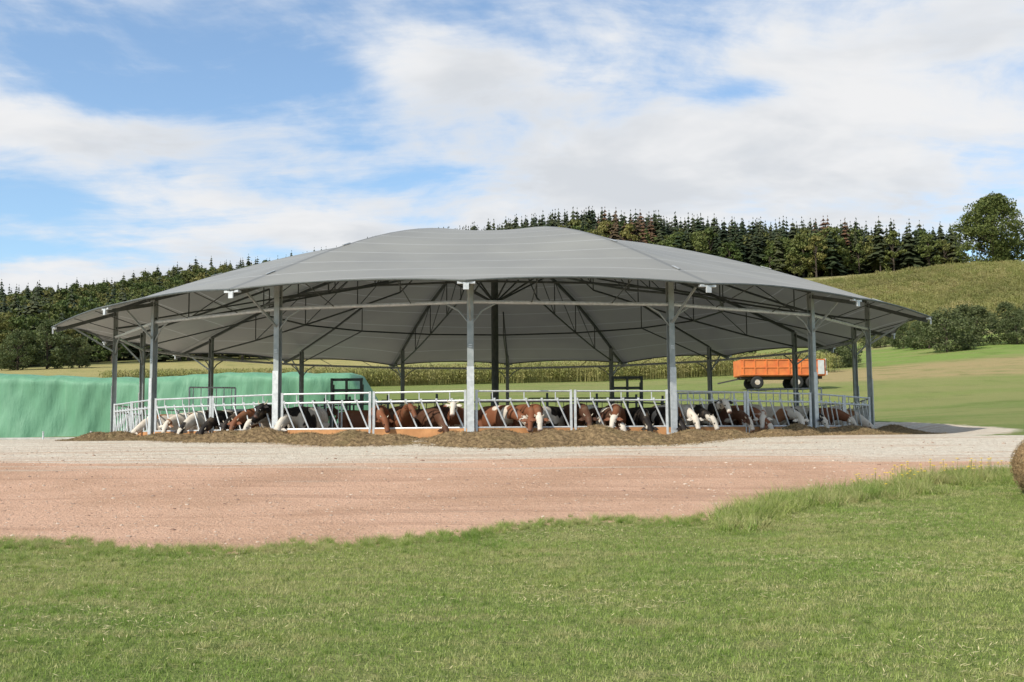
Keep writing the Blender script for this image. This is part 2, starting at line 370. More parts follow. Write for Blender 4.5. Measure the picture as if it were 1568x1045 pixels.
sz=np.where(xs>3,rng.uniform(.5,1.15,n),rng.uniform(.2,.5,n))
instancer('grass_tufts',tf,np.column_stack([xs,ys,height(xs,ys)]),sz,childname='tuft_blades')
n=9000; xs=rng.uniform(-11,13,n); ys=rng.uniform(6,17,n); k=(ys<edgeY(xs))&(np.sin(xs*1.1+ys*.6)+np.sin(ys*2.3-xs*.4)+rng.normal(0,.8,n)>.7); xs=xs[k];ys=ys[k]
instancer('grass_tufts',tf,np.column_stack([xs,ys,height(xs,ys)-.01]),rng.uniform(.14,.42,len(xs)),childname='tuft_blades')
hay=var_mat('dry_clippings',(.55,.48,.27),(.36,.32,.16),20,.8)
n=34000; xs=rng.uniform(-9,11,n); ys=6+11*rng.uniform(0,1,n); k=(ys<edgeY(xs)-.2)&(np.sin(xs*.8+1+.5*np.sin(ys))*np.sin(ys*1.3+.3*xs)+rng.normal(0,.45,n)>.35); xs=xs[k];ys=ys[k]
V_,F_=rand_quads(np.column_stack([xs,ys,height(xs,ys)+.03]),.08,0,.10); V_=V_.reshape(-1,4,3); cz_=V_[:,:,2].mean(1)[:,None]; V_[:,:,2]=cz_+(V_[:,:,2]-cz_)*.35
link(bpy.data.objects.new('grass_clippings',np_mesh('grass_clippings',V_.reshape(-1,3),F_,hay)))
fm=var_mat('yellow_petal',(.75,.55,.03),(.7,.5,.02),5,.6); fl=MB()
fl.tube((0,0,0),(0,0,.3),.003,4)
for k in range(6):
    a=k*math.pi/3; fl.quad(Vector((0,0,.3)),Vector((.02*math.cos(a-.4),.02*math.sin(a-.4),.312)),Vector((.028*math.cos(a),.028*math.sin(a),.30)),Vector((.02*math.cos(a+.4),.02*math.sin(a+.4),.312)))
flm=bpy.data.meshes.new('flower'); flm.from_pydata([tuple(p) for p in fl.v],[],fl.f); flm.materials.append(lm_corn); flm.materials.append(fm); flm.polygons.foreach_set('material_index',[0]*6+[1]*6)
n=150; xs=rng.uniform(6,14,n); ys=edgeY(xs)-np.abs(rng.normal(0,.6,n))
instancer('yellow_wildflowers',flm,np.column_stack([xs,ys,height(xs,ys)]),rng.uniform(.8,1.3,len(xs)),childname='flowers')
def rock(name,mat):
    import bmesh
    bm=bmesh.new(); bmesh.ops.create_icosphere(bm,subdivisions=1,radius=.5)
    for v in bm.verts: v.co*=random.uniform(.75,1.2); v.co.z*=.6
    m=bpy.data.meshes.new(name); bm.to_mesh(m); bm.free(); m.materials.append(mat); return m
stm,nt=new_mat('stone'); finish(nt,nt.mix(nt.rand(),(.56,.46,.36),(.24,.145,.10)),.9)
rk=rock('stone_mesh',stm)
n=14000; xs=rng.uniform(-18,22,n); ys=rng.uniform(13.8,29.5,n); k=ys>edgeY(xs)+.1; xs=xs[k];ys=ys[k]
instancer('loose_stones',rk,np.column_stack([xs,ys,height(xs,ys)]),np.clip(rng.exponential(.018,len(xs))+.012,0,.13),childname='stones')

# ------------------------------------------------------------------ BARN
barn=empty('round_tent_barn',(CX,CY,0))
dl=-1.7*D2R
def PR(th,r,z): return Vector((r*math.sin(th),-r*math.cos(th),z))
tk=lambda k: dl+k*22.5*D2R
pf=np.polyfit([0,2,4,7.9,10,12,14.5,17.2,19],[8.40,8.30,8.09,7.36,6.74,6.05,5.14,4.12,3.47],4)
zr=lambda r: float(np.polyval(pf,r))
def roofz(r,th):
    ph=(th-dl)/(22.5*D2R); m=abs(ph-2*round(ph/2))  # 1 on a main ridge (odd posts), 0 mid panel
    phi=m*22.5*D2R; reff=r*math.cos(phi)/math.cos(22.5*D2R)
    reff=r+(reff-r)*(1.0 if r<12 else 1.0-.75*min(1,(r-12)/4.5))
    z=zr(reff); z-=.15*math.sin(math.pi*min(1,r/16))*(1-m*m)
    return z
def re(th):
    ph=(th-dl)/(22.5*D2R); odd=abs(ph-2*round(ph/2)); e=abs(ph-round(ph))*2
    base_=16.7+.5*odd
    return base_*math.cos(11.25*D2R)/math.cos((11.25-e*11.25)*D2R)-.22*math.sin(math.pi*e/2)
sub=10; nth=16*sub; rs=[0.05,.7,1.5,2.5,3.5,4.5,5.5,6.5,7.5,8.5,9.5,10.5,11.5,12.5,13.5,14.5,15.3,16.1,1]
v=[];f=[];apo=[];ridge_=[]
for ri,r in enumerate(rs):
    for q in range(nth):
        th=dl+q*2*math.pi/nth; E=re(th); 
        rr=E if ri==len(rs)-1 else r*(E/17.0)
        v.append(PR(th,rr,roofz(rr,th)))
        ph=(th-dl)/(22.5*D2R); m_=(ph-2*round(ph/2))*22.5*D2R; apo.append(rr*math.cos(m_)); ridge_.append(rr*(22.5*D2R-abs(m_)))
for ri in range(len(rs)-1):
    for q in range(nth):
        f.append((ri*nth+q,ri*nth+(q+1)%nth,(ri+1)*nth+(q+1)%nth,(ri+1)*nth+q)[::-1])
rm,nt=new_mat('roof_membrane')
ap=nt.attr('apo'); rd=nt.attr('rdg')
fr=nt.m('FRACT',nt.m('DIVIDE',ap,1.45)); seam=nt.m('LESS_THAN',fr,.030); rs_=nt.m('LESS_THAN',rd,.10)
n=nt.noise(nt.obj(),.35,3); n_=nt.noise(nt.obj(),3,3)
c=nt.mix(nt.step(n,.3,.7),(.285,.277,.24),(.245,.238,.21)); c=nt.mix(nt.m('MULTIPLY',n_,.15),c,(.19,.185,.165))
c=nt.mix(nt.m('MULTIPLY',seam,.75),c,(.5,.5,.48)); c=nt.mix(nt.m('MULTIPLY',rs_,.6),c,(.14,.14,.13))
finish(nt,c,.45,0,nt.m('MULTIPLY',seam,1.0),.15,.01,.13,.4)
roof=mesh_obj('membrane_roof',v,f,rm,barn,True)
for nm,arr in(('apo',apo),('rdg',ridge_)):
    a=roof.data.attributes.new(nm,'FLOAT','POINT'); a.data.foreach_set('value',arr)
mb=MB(); pts=[PR(dl+q*2*math.pi/nth,re(dl+q*2*math.pi/nth)-.01,roofz(re(dl+q*2*math.pi/nth),dl+q*2*math.pi/nth)-.03) for q in range(nth+1)]
mb.poly(pts,.03,6); mb.obj('eave_cable',steel_dark,barn)
pl=MB(); posts=MB(); tr=MB(); ring=MB(); bases=MB(); strips=MB()
for k in range(16):
    th=tk(k); E=re(th); er=PR(th,1,0); et=Vector((math.cos(th),math.sin(th),0))
    zc=roofz(E,th)
    pl.beam(PR(th,E-.12,zc-.07)-et*.24,PR(th,E-.12,zc-.07)+et*.24,.14,.06)
    pl.beam(PR(th,E-.05,zc-.06),PR(th,E-.05,zc-.26),.15,.05,er)
    w=.18; dp=.075
    for sgn in(-1,1):
        posts.beam(PR(th,R+sgn*dp,-.1),PR(th,R+sgn*dp,roofz(R,th)-.18),w,.02,er)
    posts.beam(PR(th,R,-.1),PR(th,R,roofz(R,th)-.18),.016,.13,er)
    bases.beam(PR(th,R,-.3),PR(th,R,.06),.34,.34,er)
    for zz in(1.5,1.56,2.5,2.56): pl.beam(PR(th,R+.09,zz)-et*.05,PR(th,R+.09,zz)+et*.05,.02,.03)
    bases.beam(PR(th,R+.10,.05),PR(th,R+.10,1.95),.20,.02,er)
    tr.beam(PR(th,R-.0,roofz(R,th)-.3),PR(th,E-.15,zc-.14),.09,.12)
    posts.beam(PR(th,R+.08,3.25),PR(th,E-.7,zc-.0),.045,.06)
    for sgn in(-1,1):
        thn=tk(k+sgn); pn=PR(thn,R,3.78); p0=PR(th,R,3.78); d=(pn-p0).normalized()
        A0=PR(th,R,3.12); B0=p0+d*.78
        mid=(A0+B0)/2+d*-.06+Vector((0,0,.08))
        posts.tube(A0,mid,.028,6); posts.tube(mid,B0,.028,6)
    n1_=PR(tk(k+1),R,3.78); ring.tube(PR(th,R,3.78),n1_,.055,8)
    tr.tube(PR(th,9.6,5.15),PR(tk(k+1),9.6,5.15),.04,6)
    tr.tube(PR(th,4.6,roofz(4.6,th)-.24),PR(tk(k+1),4.6,roofz(4.6,tk(k+1))-.24),.03,6)
    rr=[.4,2.5,4.6,6.8,9.6,12.4,15.0]
    top=[PR(th,r,roofz(r,th)-.16) for r in rr]; 
    bot=[PR(th,r,z) for r,z in zip(rr,[7.4,6.9,6.35,5.8,5.15,4.55,4.1])]
    if k%2:
        for a_,b_ in zip(top[:-1],top[1:]): tr.beam(a_,b_,.10,.12)
        for a_,b_ in zip(bot[2:-1],bot[3:]): tr.tube(a_,b_,.04,6)
        tr.tube(top[1],bot[2],.03,5)
        for q in range(2,len(rr)-1):
            tr.tube(top[q],bot[q],.025,5)
            if q<5: tr.tube(top[q],bot[q+1],.02,5)
    else:
        for a_,b_ in zip(top[4:-1],top[5:]): tr.beam(a_,b_,.07,.08)
        tr.tube(PR(th,9.6,5.15),PR(th,15,3.9),.03,6); tr.tube(PR(th,9.6,5.15),top[4],.025,6)
    for q in(.3,.7):
        a_=PR(th,R,3.78).lerp(n1_,q); thm=th+22.5*D2R*q; b_=PR(thm,re(thm)-.1,roofz(re(thm),thm)-.05); tr.tube(a_,b_,.016,5)
    if k%2:
        for r_ in(15.6,11.6):
            p=PR(th,r_,roofz(r_,th)+.02); q=PR(th,r_-.4,roofz(r_-.4,th)+.02); strips.beam(p,q,.07,.02)
pl.obj('eave_plates',galv_light,barn); posts.obj('posts',post_mat,barn); tr.obj('trusses',steel_dark,barn); ring.obj('ring_beam',galv_light,barn); bases.obj('post_footings',galv_light,barn); strips.obj('ridge_clamps',galv,barn)
cm=MB(); cm.tube((0,0,-.5),(0,0,8.1),.15,12)
for k in range(8):
    th=tk(2*k+1); cm.tube((0,0,5.6),PR(th,2.5,6.9),.04,6)
cm.obj('central_mast',steel_dark,barn)

# ------------------------------------------------------------------ feed fence
fence=empty('feed_fence',(CX,CY,0)); fr_=MB(); bars=MB(); kb=MB()
for k in range(16):
    a0=PR(tk(k),R,0); a1=PR(tk(k+1),R,0)
    for h in range(2):
        p=a0.lerp(a1,h*.5); q=a0.lerp(a1,h*.5+.5); d=(q-p).normalized()
        p=p+d*(.16 if h==0 else .06); q=q-d*(.16 if h==1 else .06)
        L_=(q-p).length; up=Vector((0,0,1))
        for e in(p,q): fr_.beam(e+up*(-.2),e+up*1.30,.07,.07)
        fr_.tube(p+up*1.26,q+up*1.26,.028,6); fr_.tube(p+up*1.0,q+up*1.0,.03,6); fr_.tube(p+up*.24,q+up*.24,.03,6)
        nb=6
        for b in range(nb):
            s=(b+.5)/nb*L_; sl=.34
            t0=min(max(s-sl*.5,.05),L_-.05); t1=min(max(s+sl*.5,.05),L_-.05)
            bars.tube(p+d*t0+up*1.0,p+d*t1+up*.24,.024,6)
            fr_.box(tuple(p+d*t0+up*1.03),(.06,.06,.08))
        for b in range(3):
            s=(b+.5)/3*L_; fr_.tube(p+d*s+up*1.0,p+d*s+up*1.26,.016,5)
        kb.beam(p-d*.1+up*.06,q+d*.1+up*.06,.06,.32)
fr_.obj('frames',galv_light,fence); bars.obj('slanted_bars',galv_light,fence); kb.obj('kerb_board',wood,fence)

# inner pens
pen=empty('inner_pen',(CX,CY,0)); b1=MB(); b2=MB()
for k in range(24):
    t0=k*15*D2R; t1=(k+1)*15*D2R
    b1.beam(PR(t0,7.5,.05),PR(t1,7.5,.05),.08,.95)
    b2.beam(PR(t0,7.5,-.4),PR(t0,7.5,1.5),.08,.08); b2.tube(PR(t0,7.5,1.2),PR(t1,7.5,1.2),.03,6); b2.tube(PR(t0,7.5,.85),PR(t1,7.5,.85),.03,6)
b1.obj('board_wall',wood_dark,pen); b2.obj('pen_rails',steel_dark,pen)
def gate(name,px,D,w,h,z0,rot,mat,nb=8):
    x=(px-784)/1641*D; g=MB(); 
    g.tube((-w/2,0,z0),(-w/2,0,z0+h),.03);g.tube((w/2,0,z0),(w/2,0,z0+h),.03);g.tube((-w/2,0,z0+h),(w/2,0,z0+h),.03);g.tube((-w/2,0,z0+.1),(w/2,0,z0+.1),.03)
    for i_ in range(nb): s=-w/2+w*(i_+.5)/nb; g.tube((s,0,z0+.1),(s,0,z0+h),.016,5)
    for s in(-w/2,w/2): g.tube((s,0,-.45),(s,0,z0),.04)
    o=g.obj(name,mat); o.location=(x,D,0); o.rotation_euler=(0,0,rot); return o
gate('pen_gate',480,33,1.7,.95,.1,.2,galv_light,9); gate('pen_gate',1080,35,1.8,1.0,.35,-.2,galv_light,9)
gate('pen_gate',325,36,1.5,1.0,.7,.4,galv,6); gate('pen_gate',1200,36,2.4,1.0,.5,-.3,galv,10); gate('pen_gate',640,44,3.0,.9,.6,.0,steel_dark,9); gate('pen_gate',880,46,4.0,.9,.7,.1,steel_dark,12)
def brush_frame(px,D,z):
    x=(px-784)/1641*D; g=MB()
    for s in(-.55,0,.55): g.beam((s,0,-.45),(s,0,z),.09,.09)
    for zz in(z-.05,z-.45,z-.85): g.beam((-.6,.07,zz),(.6,.07,zz),.05,.10)
    g.beam((-.55,.4,-.45),(-.55,.4,z*.9),.07,.07); g.beam((.55,.4,-.45),(.55,.4,z*.9),.07,.07)
    o=g.obj('stall_frame',steel_dark); o.location=(x,D,0); return o
brush_frame(530,40,2.2); brush_frame(960,41,2.25)
wt=MB()
wt.box((0,0,.45),(2.2,.8,.55)); wt.box((0,0,.76),(2.3,.9,.06)); wt.box((-.8,0,-.05),(.2,.7,.44)); wt.box((.8,0,-.05),(.2,.7,.44))
o=wt.obj('water_trough',galv); o.location=((400-784)/1641*37,37,.2)

# ------------------------------------------------------------------ feed pile
fd,nt=new_mat('silage_feed'); n=nt.noise(nt.pos(),9,5,.75); n2=nt.noise(nt.pos(),1.2,3)
c=nt.mix(nt.step(n,.35,.65),(.11,.075,.042),(.29,.205,.11)); c=nt.mix(nt.m('MULTIPLY',nt.step(n2,.5,.7),.4),c,(.15,.13,.055))
finish(nt,c,.95,0,n,.9,.06,0,.1)
v=[];f=[];NT_=900;NR=14
def pile(th,t):
    w=1.55+.3*math.sin(th*7)+.22*math.sin(th*23+1); r=15.12+t*w
    hh=(.17+.07*math.sin(th*11)+.07*math.sin(th*29+2)+.05*math.sin(th*71))*max(0.0,math.sin(math.pi*min(1,.2+t*.80)))**1.1
    p=PR(th,r,0); return p,float(height(p.x+CX,p.y+CY)),hh
for th in np.linspace(0,2*math.pi,NT_,endpoint=False):
    for q in range(NR+1):
        t=q/NR; p,zb,hh=pile(th,t); zz=zb+hh+(random.uniform(-.03,.035) if q<NR else -.03)
        if q==0: zz=zb-.05
        p.x+=random.uniform(-.02,.02); p.z=zz; v.append(p)
for a_ in range(NT_):
    for q in range(NR):
        b_=(a_+1)%NT_; f.append((a_*(NR+1)+q,a_*(NR+1)+q+1,b_*(NR+1)+q+1,b_*(NR+1)+q))
fp=empty('feed_heap',(CX,CY,0)); mesh_obj('feed_mound',v,f,fd,fp,False)
n=42000; th=rng.uniform(-110,110,n)*D2R; t=rng.uniform(0,1.25,n)
t=np.where(t>1,1+(t-1)**1.5*1.5,t)
C=[]
for a_,b_ in zip(th,t):
    p,zb,hh=pile(a_,b_); C.append((p.x,p.y,zb+max(hh,0)+random.uniform(0,.03)))
V_,F_=rand_quads(np.array(C),.11,0,.10)
sm2,nt=new_mat('straw'); nn=nt.noise(nt.pos(),14,3,.7); finish(nt,nt.mix(nt.step(nn,.35,.65),(.36,.26,.13),(.11,.075,.04)),.85)
link(bpy.data.objects.new('loose_straw',np_mesh('straw',V_,F_,sm2)),fp)

# ------------------------------------------------------------------ cows
def coat(name,basec,white,thr,face,patch=(.64,.58,.49),scale=1.5):
    m,nt=new_mat(name); ob=nt.obj(); r=nt.rand(); off=nt.n('ShaderNodeVectorMath',operation='ADD'); nt.set(off,0,ob)
    cb=nt.n('ShaderNodeCombineXYZ'); nt.set(cb,0,nt.m('MULTIPLY',r,17)); nt.set(cb,1,nt.m('MULTIPLY',r,31)); nt.set(off,1,cb)
    n=nt.noise(off.outputs[0],scale,2,.45); pm=nt.step(n,thr-.015,thr+.015)
    c=nt.mix(nt.m('MULTIPLY',r,.45),basec,tuple(x*.55 for x in basec))
    c=nt.mix(pm if white else 0.0,c,patch)
    if face: c=nt.mix(nt.step(nt.m('ADD',nt.attr('face'),nt.m('MULTIPLY',nt.m('SUBTRACT',nt.noise(off.outputs[0],5,2),.5),1.6)),.5,.6),c,patch)
    c=nt.mix(nt.attr('muz'),c,(.20,.12,.10)); 
    fn=nt.noise(ob,60,2); c=nt.mix(nt.m('MULTIPLY',fn,.25),c,tuple(x*.5 for x in basec))
    du=nt.noise(ob,4,3); c=nt.mix(nt.m('MULTIPLY',nt.step(du,.5,.7),.25),c,(.22,.16,.10))
    finish(nt,c,.65,0,fn,.2,.01,0,.2); return m
red=(.20,.075,.035); brn=(.09,.040,.022); blk=(.016,.013,.012)
coats={'rw':coat('coat_red_white',red,True,.58,True),'r':coat('coat_red',red,False,.6,False),'b':coat('coat_brown',brn,False,.6,False),
'bf':coat('coat_brown_whiteface',brn,True,.62,True),'kw':coat('coat_black_white',blk,True,.50,True),'k':coat('coat_black',blk,True,.66,False),'w':coat('coat_pale',(.30,.14,.07),True,.42,True)}
horn_m=var_mat('horn',(.55,.48,.36),(.35,.30,.22),10,.5); eye_m=var_mat('eye',(.01,.01,.01),(.02,.015,.01),5,.15)
def cow_mesh(name,pose,turn=0):
    V=[];E=[];Rd=[]
    def add(p,r,par=None):
        V.append(p);Rd.append(r if isinstance(r,tuple) else (r,r))
        if par is not None:E.append((par,len(V)-1))
        return len(V)-1
    if pose=='down': H=[(0,.92,1.10),(0,1.2,.98),(0,1.42,.88),(0,1.53,.70),(0,1.60,.52)]
    elif pose=='low': H=[(0,.92,1.02),(0,1.2,.82),(0,1.42,.66),(0,1.50,.52),(0,1.56,.42)]
    else: H=[(0,.9,1.18),(0,1.12,1.30),(0,1.32,1.36),(0,1.48,1.17),(0,1.57,1.00)]
    def tw(p,a,c): 
        x,y=p[0]-c[0],p[1]-c[1]; return (c[0]+x*math.cos(a)-y*math.sin(a),c[1]+x*math.sin(a)+y*math.cos(a),p[2])
    if turn: H[2:]=[tw(p,turn,H[1]) for p in H[2:]]
    p0=add((0,-.35,1.0),(.34,.36)); p1=add((0,-.72,1.08),(.27,.27),p0); p1b=add((0,-.92,1.14),.17,p1)
    p2=add((0,.05,.98),(.36,.38),p0); p3=add((0,.38,1.0),(.31,.34),p2); p4=add((0,.64,1.08),(.22,.27),p3)
    n1=add(H[0],(.15,.21),p4); n2=add(H[1],(.115,.16),n1); h0=add(H[2],(.115,.125),n2); 
    h1=add(tuple((np.array(H[2])*.45+np.array(H[3])*.55)),(.10,.10),h0); h2=add(H[3],(.075,.08),h1); h3=add(H[4],(.08,.072),h2)
    t1=add((0,-1.06,1.16),.045,p1b); t2=add((0,-1.13,.85),.025,t1); t3=add((0,-1.12,.45),.045,t2)
    for s in(-1,1):
        a=add((s*.19,.50,.80),.135,p3); b=add((s*.2,.46,.60),.085,a); c=add((s*.19,.52,.36),.055,b); d=add((s*.19,.50,.12),.045,c); add((s*.19,.53,.02),.06,d)
        a=add((s*.19,-.70,.86),.17,p1); b=add((s*.22,-.52,.66),.115,a); c=add((s*.2,-.86,.44),.06,b); d=add((s*.2,-.82,.13),.045,c); add((s*.2,-.79,.02),.06,d)
    u1=add((0,-.50,.62),.15,p0)
    me=bpy.data.meshes.new('tmp'); me.from_pydata(V,E,[]); ob=link(bpy.data.objects.new('tmp',me))
    ob.modifiers.new('s','SKIN')
    sk=me.skin_vertices[0]
    for i_,r in enumerate(Rd): sk.data[i_].radius=r; sk.data[i_].use_root=(i_==0)
    md=ob.modifiers.new('ss','SUBSURF'); md.levels=2; md.render_levels=2
    dg=bpy.context.evaluated_depsgraph_get(); ev=ob.evaluated_get(dg); m=bpy.data.meshes.new_from_object(ev); bpy.data.objects.remove(ob)
    vs=np.array([vv.co[:] for vv in m.vertices]); fs=[tuple(p.vertices) for p in m.polygons]; nb=len(vs); nf=len(fs)
    x=MB(); poll=Vector(H[2]); muz=Vector(H[4]); fd_=(muz-poll).normalized(); side=fd_.cross(Vector((0,0,1))).normalized(); upn=side.cross(fd_).normalized()
    for s in(-1,1):
        b=poll+side*s*.09+fd_*.02; tip=b+side*s*.21-Vector((0,0,.03)); m1=(b+tip)/2
        w_=fd_*.055; x.quad(b-w_*.5,m1-w_+upn*.02,tip,m1+w_+upn*.02,b+w_*.5)
        x.quad(b-w_*.5-upn*.012,m1-w_-upn*.01,tip,m1+w_-upn*.01,b+w_*.5-upn*.012)
    ne=len(x.f)
    hl=1.0 if pose=='up' else .45
    for s in(-1,1):
        b=poll+side*s*.07-fd_*.06; c_=b+side*s*.10*hl-fd_*.03+upn*.02; t_=c_+side*s*.02-fd_*.09*hl+upn*.04*hl
        x.tube(b,c_,.022,7,.016); x.tube(c_,t_,.016,7,.004)
    nh=len(x.f)
    for s in(-1,1):
        e=poll+fd_*.17+side*s*.085+upn*.035
        x.tube(e-side*s*.01,e+side*s*.016,.022,8,.012)
    for s in(-1,1):
        e=muz+fd_*.06+side*s*.035+upn*.02; x.tube(e,e+fd_*.012,.016,6,.010)
    allv=[tuple(p) for p in vs]+[tuple(p) for p in x.v]; allf=fs+[tuple(i_+nb for i_ in q) for q in x.f]
    mm=bpy.data.meshes.new(name); mm.from_pydata(allv,[],allf)
    for z__ in range(3): mm.materials.append(horn_m)
    mi=[0]*(nf+ne)+[1]*(nh-ne)+[2]*(len(x.f)-nh); mm.polygons.foreach_set('material_index',mi); mm.polygons.foreach_set('use_smooth',[True]*nf+[False]*len(x.f))
    av=np.array(allv); P0=np.array(H[2]);P1=np.array(H[4]); d=P1-P0; t=((av-P0)@d)/(d@d); dist=np.linalg.norm(av-(P0+np.clip(t,0,1)[:,None]*d),axis=1)
    face=np.where((t>-.3)&(dist<.26),1.0,0.0)*np.clip(1.25-np.maximum(0,-t)*3,0,1); face[nb:]=.35
    side_=np.abs((av-P0)@np.array(side[:])); face=np.clip(face*(1.05-side_*4.5),0,1)
    legs=np.where(av[:,2]<.38,1.0,0); face=np.maximum(face,legs)
    mz=np.clip((t-.84)/.1,0,1)*(dist<.2)
    for nm,arr in(('face',face),('muz',mz)):
        a=mm.attributes.new(nm,'FLOAT','POINT'); a.data.foreach_set('value',arr.astype(np.float32))
    mm.update(); return mm
cm_={'d':cow_mesh('cow_down','down'),'dl':cow_mesh('cow_down_l','down',.5),'dr':cow_mesh('cow_down_r','down',-.5),'l':cow_mesh('cow_low','low',.15),'u':cow_mesh('cow_up','up'),'ul':cow_mesh('cow_up_l','up',.6),'ur':cow_mesh('cow_up_r','up',-.5)}
cache={}
def cow(th,r,pose,ct,s=1,rot=0):
    key=(pose,ct)
    if key not in cache:
        m=cm_[pose].copy(); m.materials[0]=coats[ct]; m.materials[1]=horn_m; m.materials[2]=eye_m; cache[key]=m
    p=PR(th,r,-.42); o=link(bpy.data.objects.new('cow',cache[key])); o.location=(p.x+CX,p.y+CY,p.z); o.rotation_euler=(0,0,math.pi+th+rot); o.scale=(s,s,s); return o
def th_of(px,r=15.4):
    best=None
    for q in np.linspace(-70,70,1401):
        a=q*D2R; x=CX+r*math.sin(a); y=CY-r*math.cos(a); e=abs(784+1641*x/y-px)
        if best is None or e<best[0]: best=(e,a)
    return best[1]
herd=[(192,'l','w',0),(238,'dl','w',0),(262,'l','kw',.1),(296,'l','k',0),(330,'d','k',.1),(352,'d','r',0),(372,'dr','kw',.1),(396,'u','k',-.1),(418,'l','kw',0),(545,'dl','r',.4),(592,'ul','r',.35),(640,'l','b',.5),(690,'u','rw',0),
(762,'dl','rw',.5),(803,'dr','r',.2),(826,'d','rw',0),(862,'dr','kw',-.5),(903,'d','b',0),(948,'l','bf',.1),(972,'dr','rw',-.3),(1012,'l','k',-.2),(1050,'l','k',0),(1068,'d','w',0),(1092,'dl','kw',0),(1126,'u','kw',-.1),(1156,'d','bf',0),(1186,'l','rw',0),(1212,'dr','w',-.5),(1240,'dr','w',0),(1268,'d','kw',0),(1318,'d','rw',-.1),(1343,'l','w',0)]
for i_,(px,po,ct,ro) in enumerate(herd):
    cow(th_of(px),13.80+random.uniform(-.1,.05)+(0 if abs(ro)<.3 else -.1),po,ct,random.uniform(.93,1.03),ro)
for px,D,ct,ro in[(455,37,'b',1.4),(560,36,'r',1.3),(620,35,'b',1.5),(720,37,'b',-1.5),(850,36,'kw',1.4),(930,36,'b',-1.4),(1000,36,'k',1.6),(380,38,'k',1.3),(1140,38,'bf',-1.5),(1230,39,'w',1.5),(300,40,'k',1.4),(780,56,'k',1.5),(650,57,'b',1.4),(900,57,'r',-1.4)]:
    x=(px-784)/1641*D-CX; y=D-CY; th=math.atan2(x,-y); r=math.hypot(x,y); cow(th,r,'u' if r>9 and ct!='k' else 'd',ct,1,ro-th)

# ------------------------------------------------------------------ silage clamp with green cover
tm,nt=new_mat('green_net_cover'); P=nt.pos(); n=nt.noise(P,.6,4); n2=nt.noise(nt.mapping(P,(1.2,1,.25)),1.5,5)
c=nt.mix(nt.step(n,.3,.7),(.125,.285,.17),(.10,.24,.14)); c=nt.mix(nt.m('MULTIPLY',nt.step(n2,.5,.7),.4),c,(.19,.36,.23))
finish(nt,c,.6,0,n2,.7,.15,0,.3)
def cover(x0,x1,y0,y1,h,name,slope_r=2.0):
    nx,ns=260,26; v=[];f=[]
    prof=[(0,0),(.25,.5),(.45,.93),(.9,1.0),(2,1.03),(6,1.05)]
    L_=[0]
    for a_,b_ in zip(prof[:-1],prof[1:]): L_.append(L_[-1]+math.hypot(b_[0]-a_[0],(b_[1]-a_[1])*h))
    for i_ in range(nx+1):
        x=x0+(x1-x0)*i_/nx; hs=h*min(1,max(0.02,(x1-x)/slope_r))*(1+.03*math.sin(x*.35))
        for j_ in range(ns+1):
            s=j_/ns; s=s*.55*L_[-1] if s<.8 else (.44+(s-.8)*2.8)*L_[-1]
            yy=np.interp(s,L_,[p[0] for p in prof]); zz=np.interp(s,L_,[p[1] for p in prof])*hs
            w=math.sin(x*1.3+math.sin(x*.5)*2)*.10+math.sin(x*3.1+zz*1.2)*.06+math.sin(x*.47+zz)*.14+math.sin(x*5.3-zz*2.1+math.sin(x))*.03
            v.append((x,y0+yy+w*(1 if zz<hs*.95 else .3),zz-.1+(w*.35 if zz>hs*.9 else 0)))
    for i_ in range(nx):
        for j_ in range(ns): a_=i_*(ns+1)+j_; f.append((a_,a_+ns+1,a_+ns+2,a_+1))
    return mesh_obj(name,v,f,tm,None,True)
cover(-62,-7.0,63.0,72,3.85,'silage_clamp_cover',2.6)
k_=MB(); k_.box((-32,61.4,.02),(34,.3,.22)); k_.obj('concrete_kerb',var_mat('concrete',(.55,.53,.50),(.42,.41,.38),3,.85))
for x in(-26.5,-23.8,-22.1):
    q=MB(); q.tube((0,0,0),(0,0,.42),.05,8); q.tube((0,0,.42),(0,0,.46),.07,8); o=q.obj('marker_post',galv_light); o.location=(x,60.7,0)

# ------------------------------------------------------------------ tipping trailer
tx,ty,tz_=P3(1193,86); trl=empty('farm_trailer',(tx,ty,tz_+.05)); trl.rotation_euler=(0,0,.04)
om=var_mat('orange_paint',(.72,.22,.06),(.60,.16,.05),2,.5); rub=var_mat('tyre_rubber',(.02,.02,.02),(.035,.033,.03),9,.8); cham=var_mat('chassis_paint',(.05,.05,.05),(.08,.07,.06),4,.6)
b=MB()
b.box((0,0,1.02),(6.7,2.3,.10))
for s in(-1,1):
    b.box((0,s*1.2,1.36),(6.7,.05,.56)); b.box((0,s*1.2,1.98),(6.7,.05,.58))
    for q in range(8): b.box((-3.2+q*.914,s*1.255,1.66),(.09,.06,1.22))
    for zz in(1.08,1.66,2.27): b.box((0,s*1.25,zz),(6.74,.045,.07))
for e in(-1,1): b.box((e*3.38,0,1.66),(.05,2.36,1.24))
b.obj('tipping_body',om,trl)
c_=MB(); c_.box((0,.5,.86),(6.6,.14,.2)); c_.box((0,-.5,.86),(6.6,.14,.2)); c_.tube((-2.1,-1.1,.5),(-2.1,1.1,.5),.07); c_.tube((1.1,-1.1,.5),(1.1,1.1,.5),.07); c_.tube((2.3,-1.1,.5),(2.3,1.1,.5),.07)
c_.beam((-3.3,0,.8),(-5.0,0,.45),.14,.12); c_.box((-2.1,0,.7),(.8,.8,.14)); c_.obj('chassis',cham,trl)
w=MB(); hb=MB()
for x in(-2.1,1.1,2.3):
    for s in(-1,1):
        for (a0,a1,r0,r1) in((.95,1.0,.42,.5),(1.0,1.2,.5,.5),(1.2,1.25,.5,.42)): w.tube((x,s*a0,.48),(x,s*a1,.48),r0,18,r1)
        hb.tube((x,s*1.2,.48),(x,s*1.265,.48),.26,14,.2)
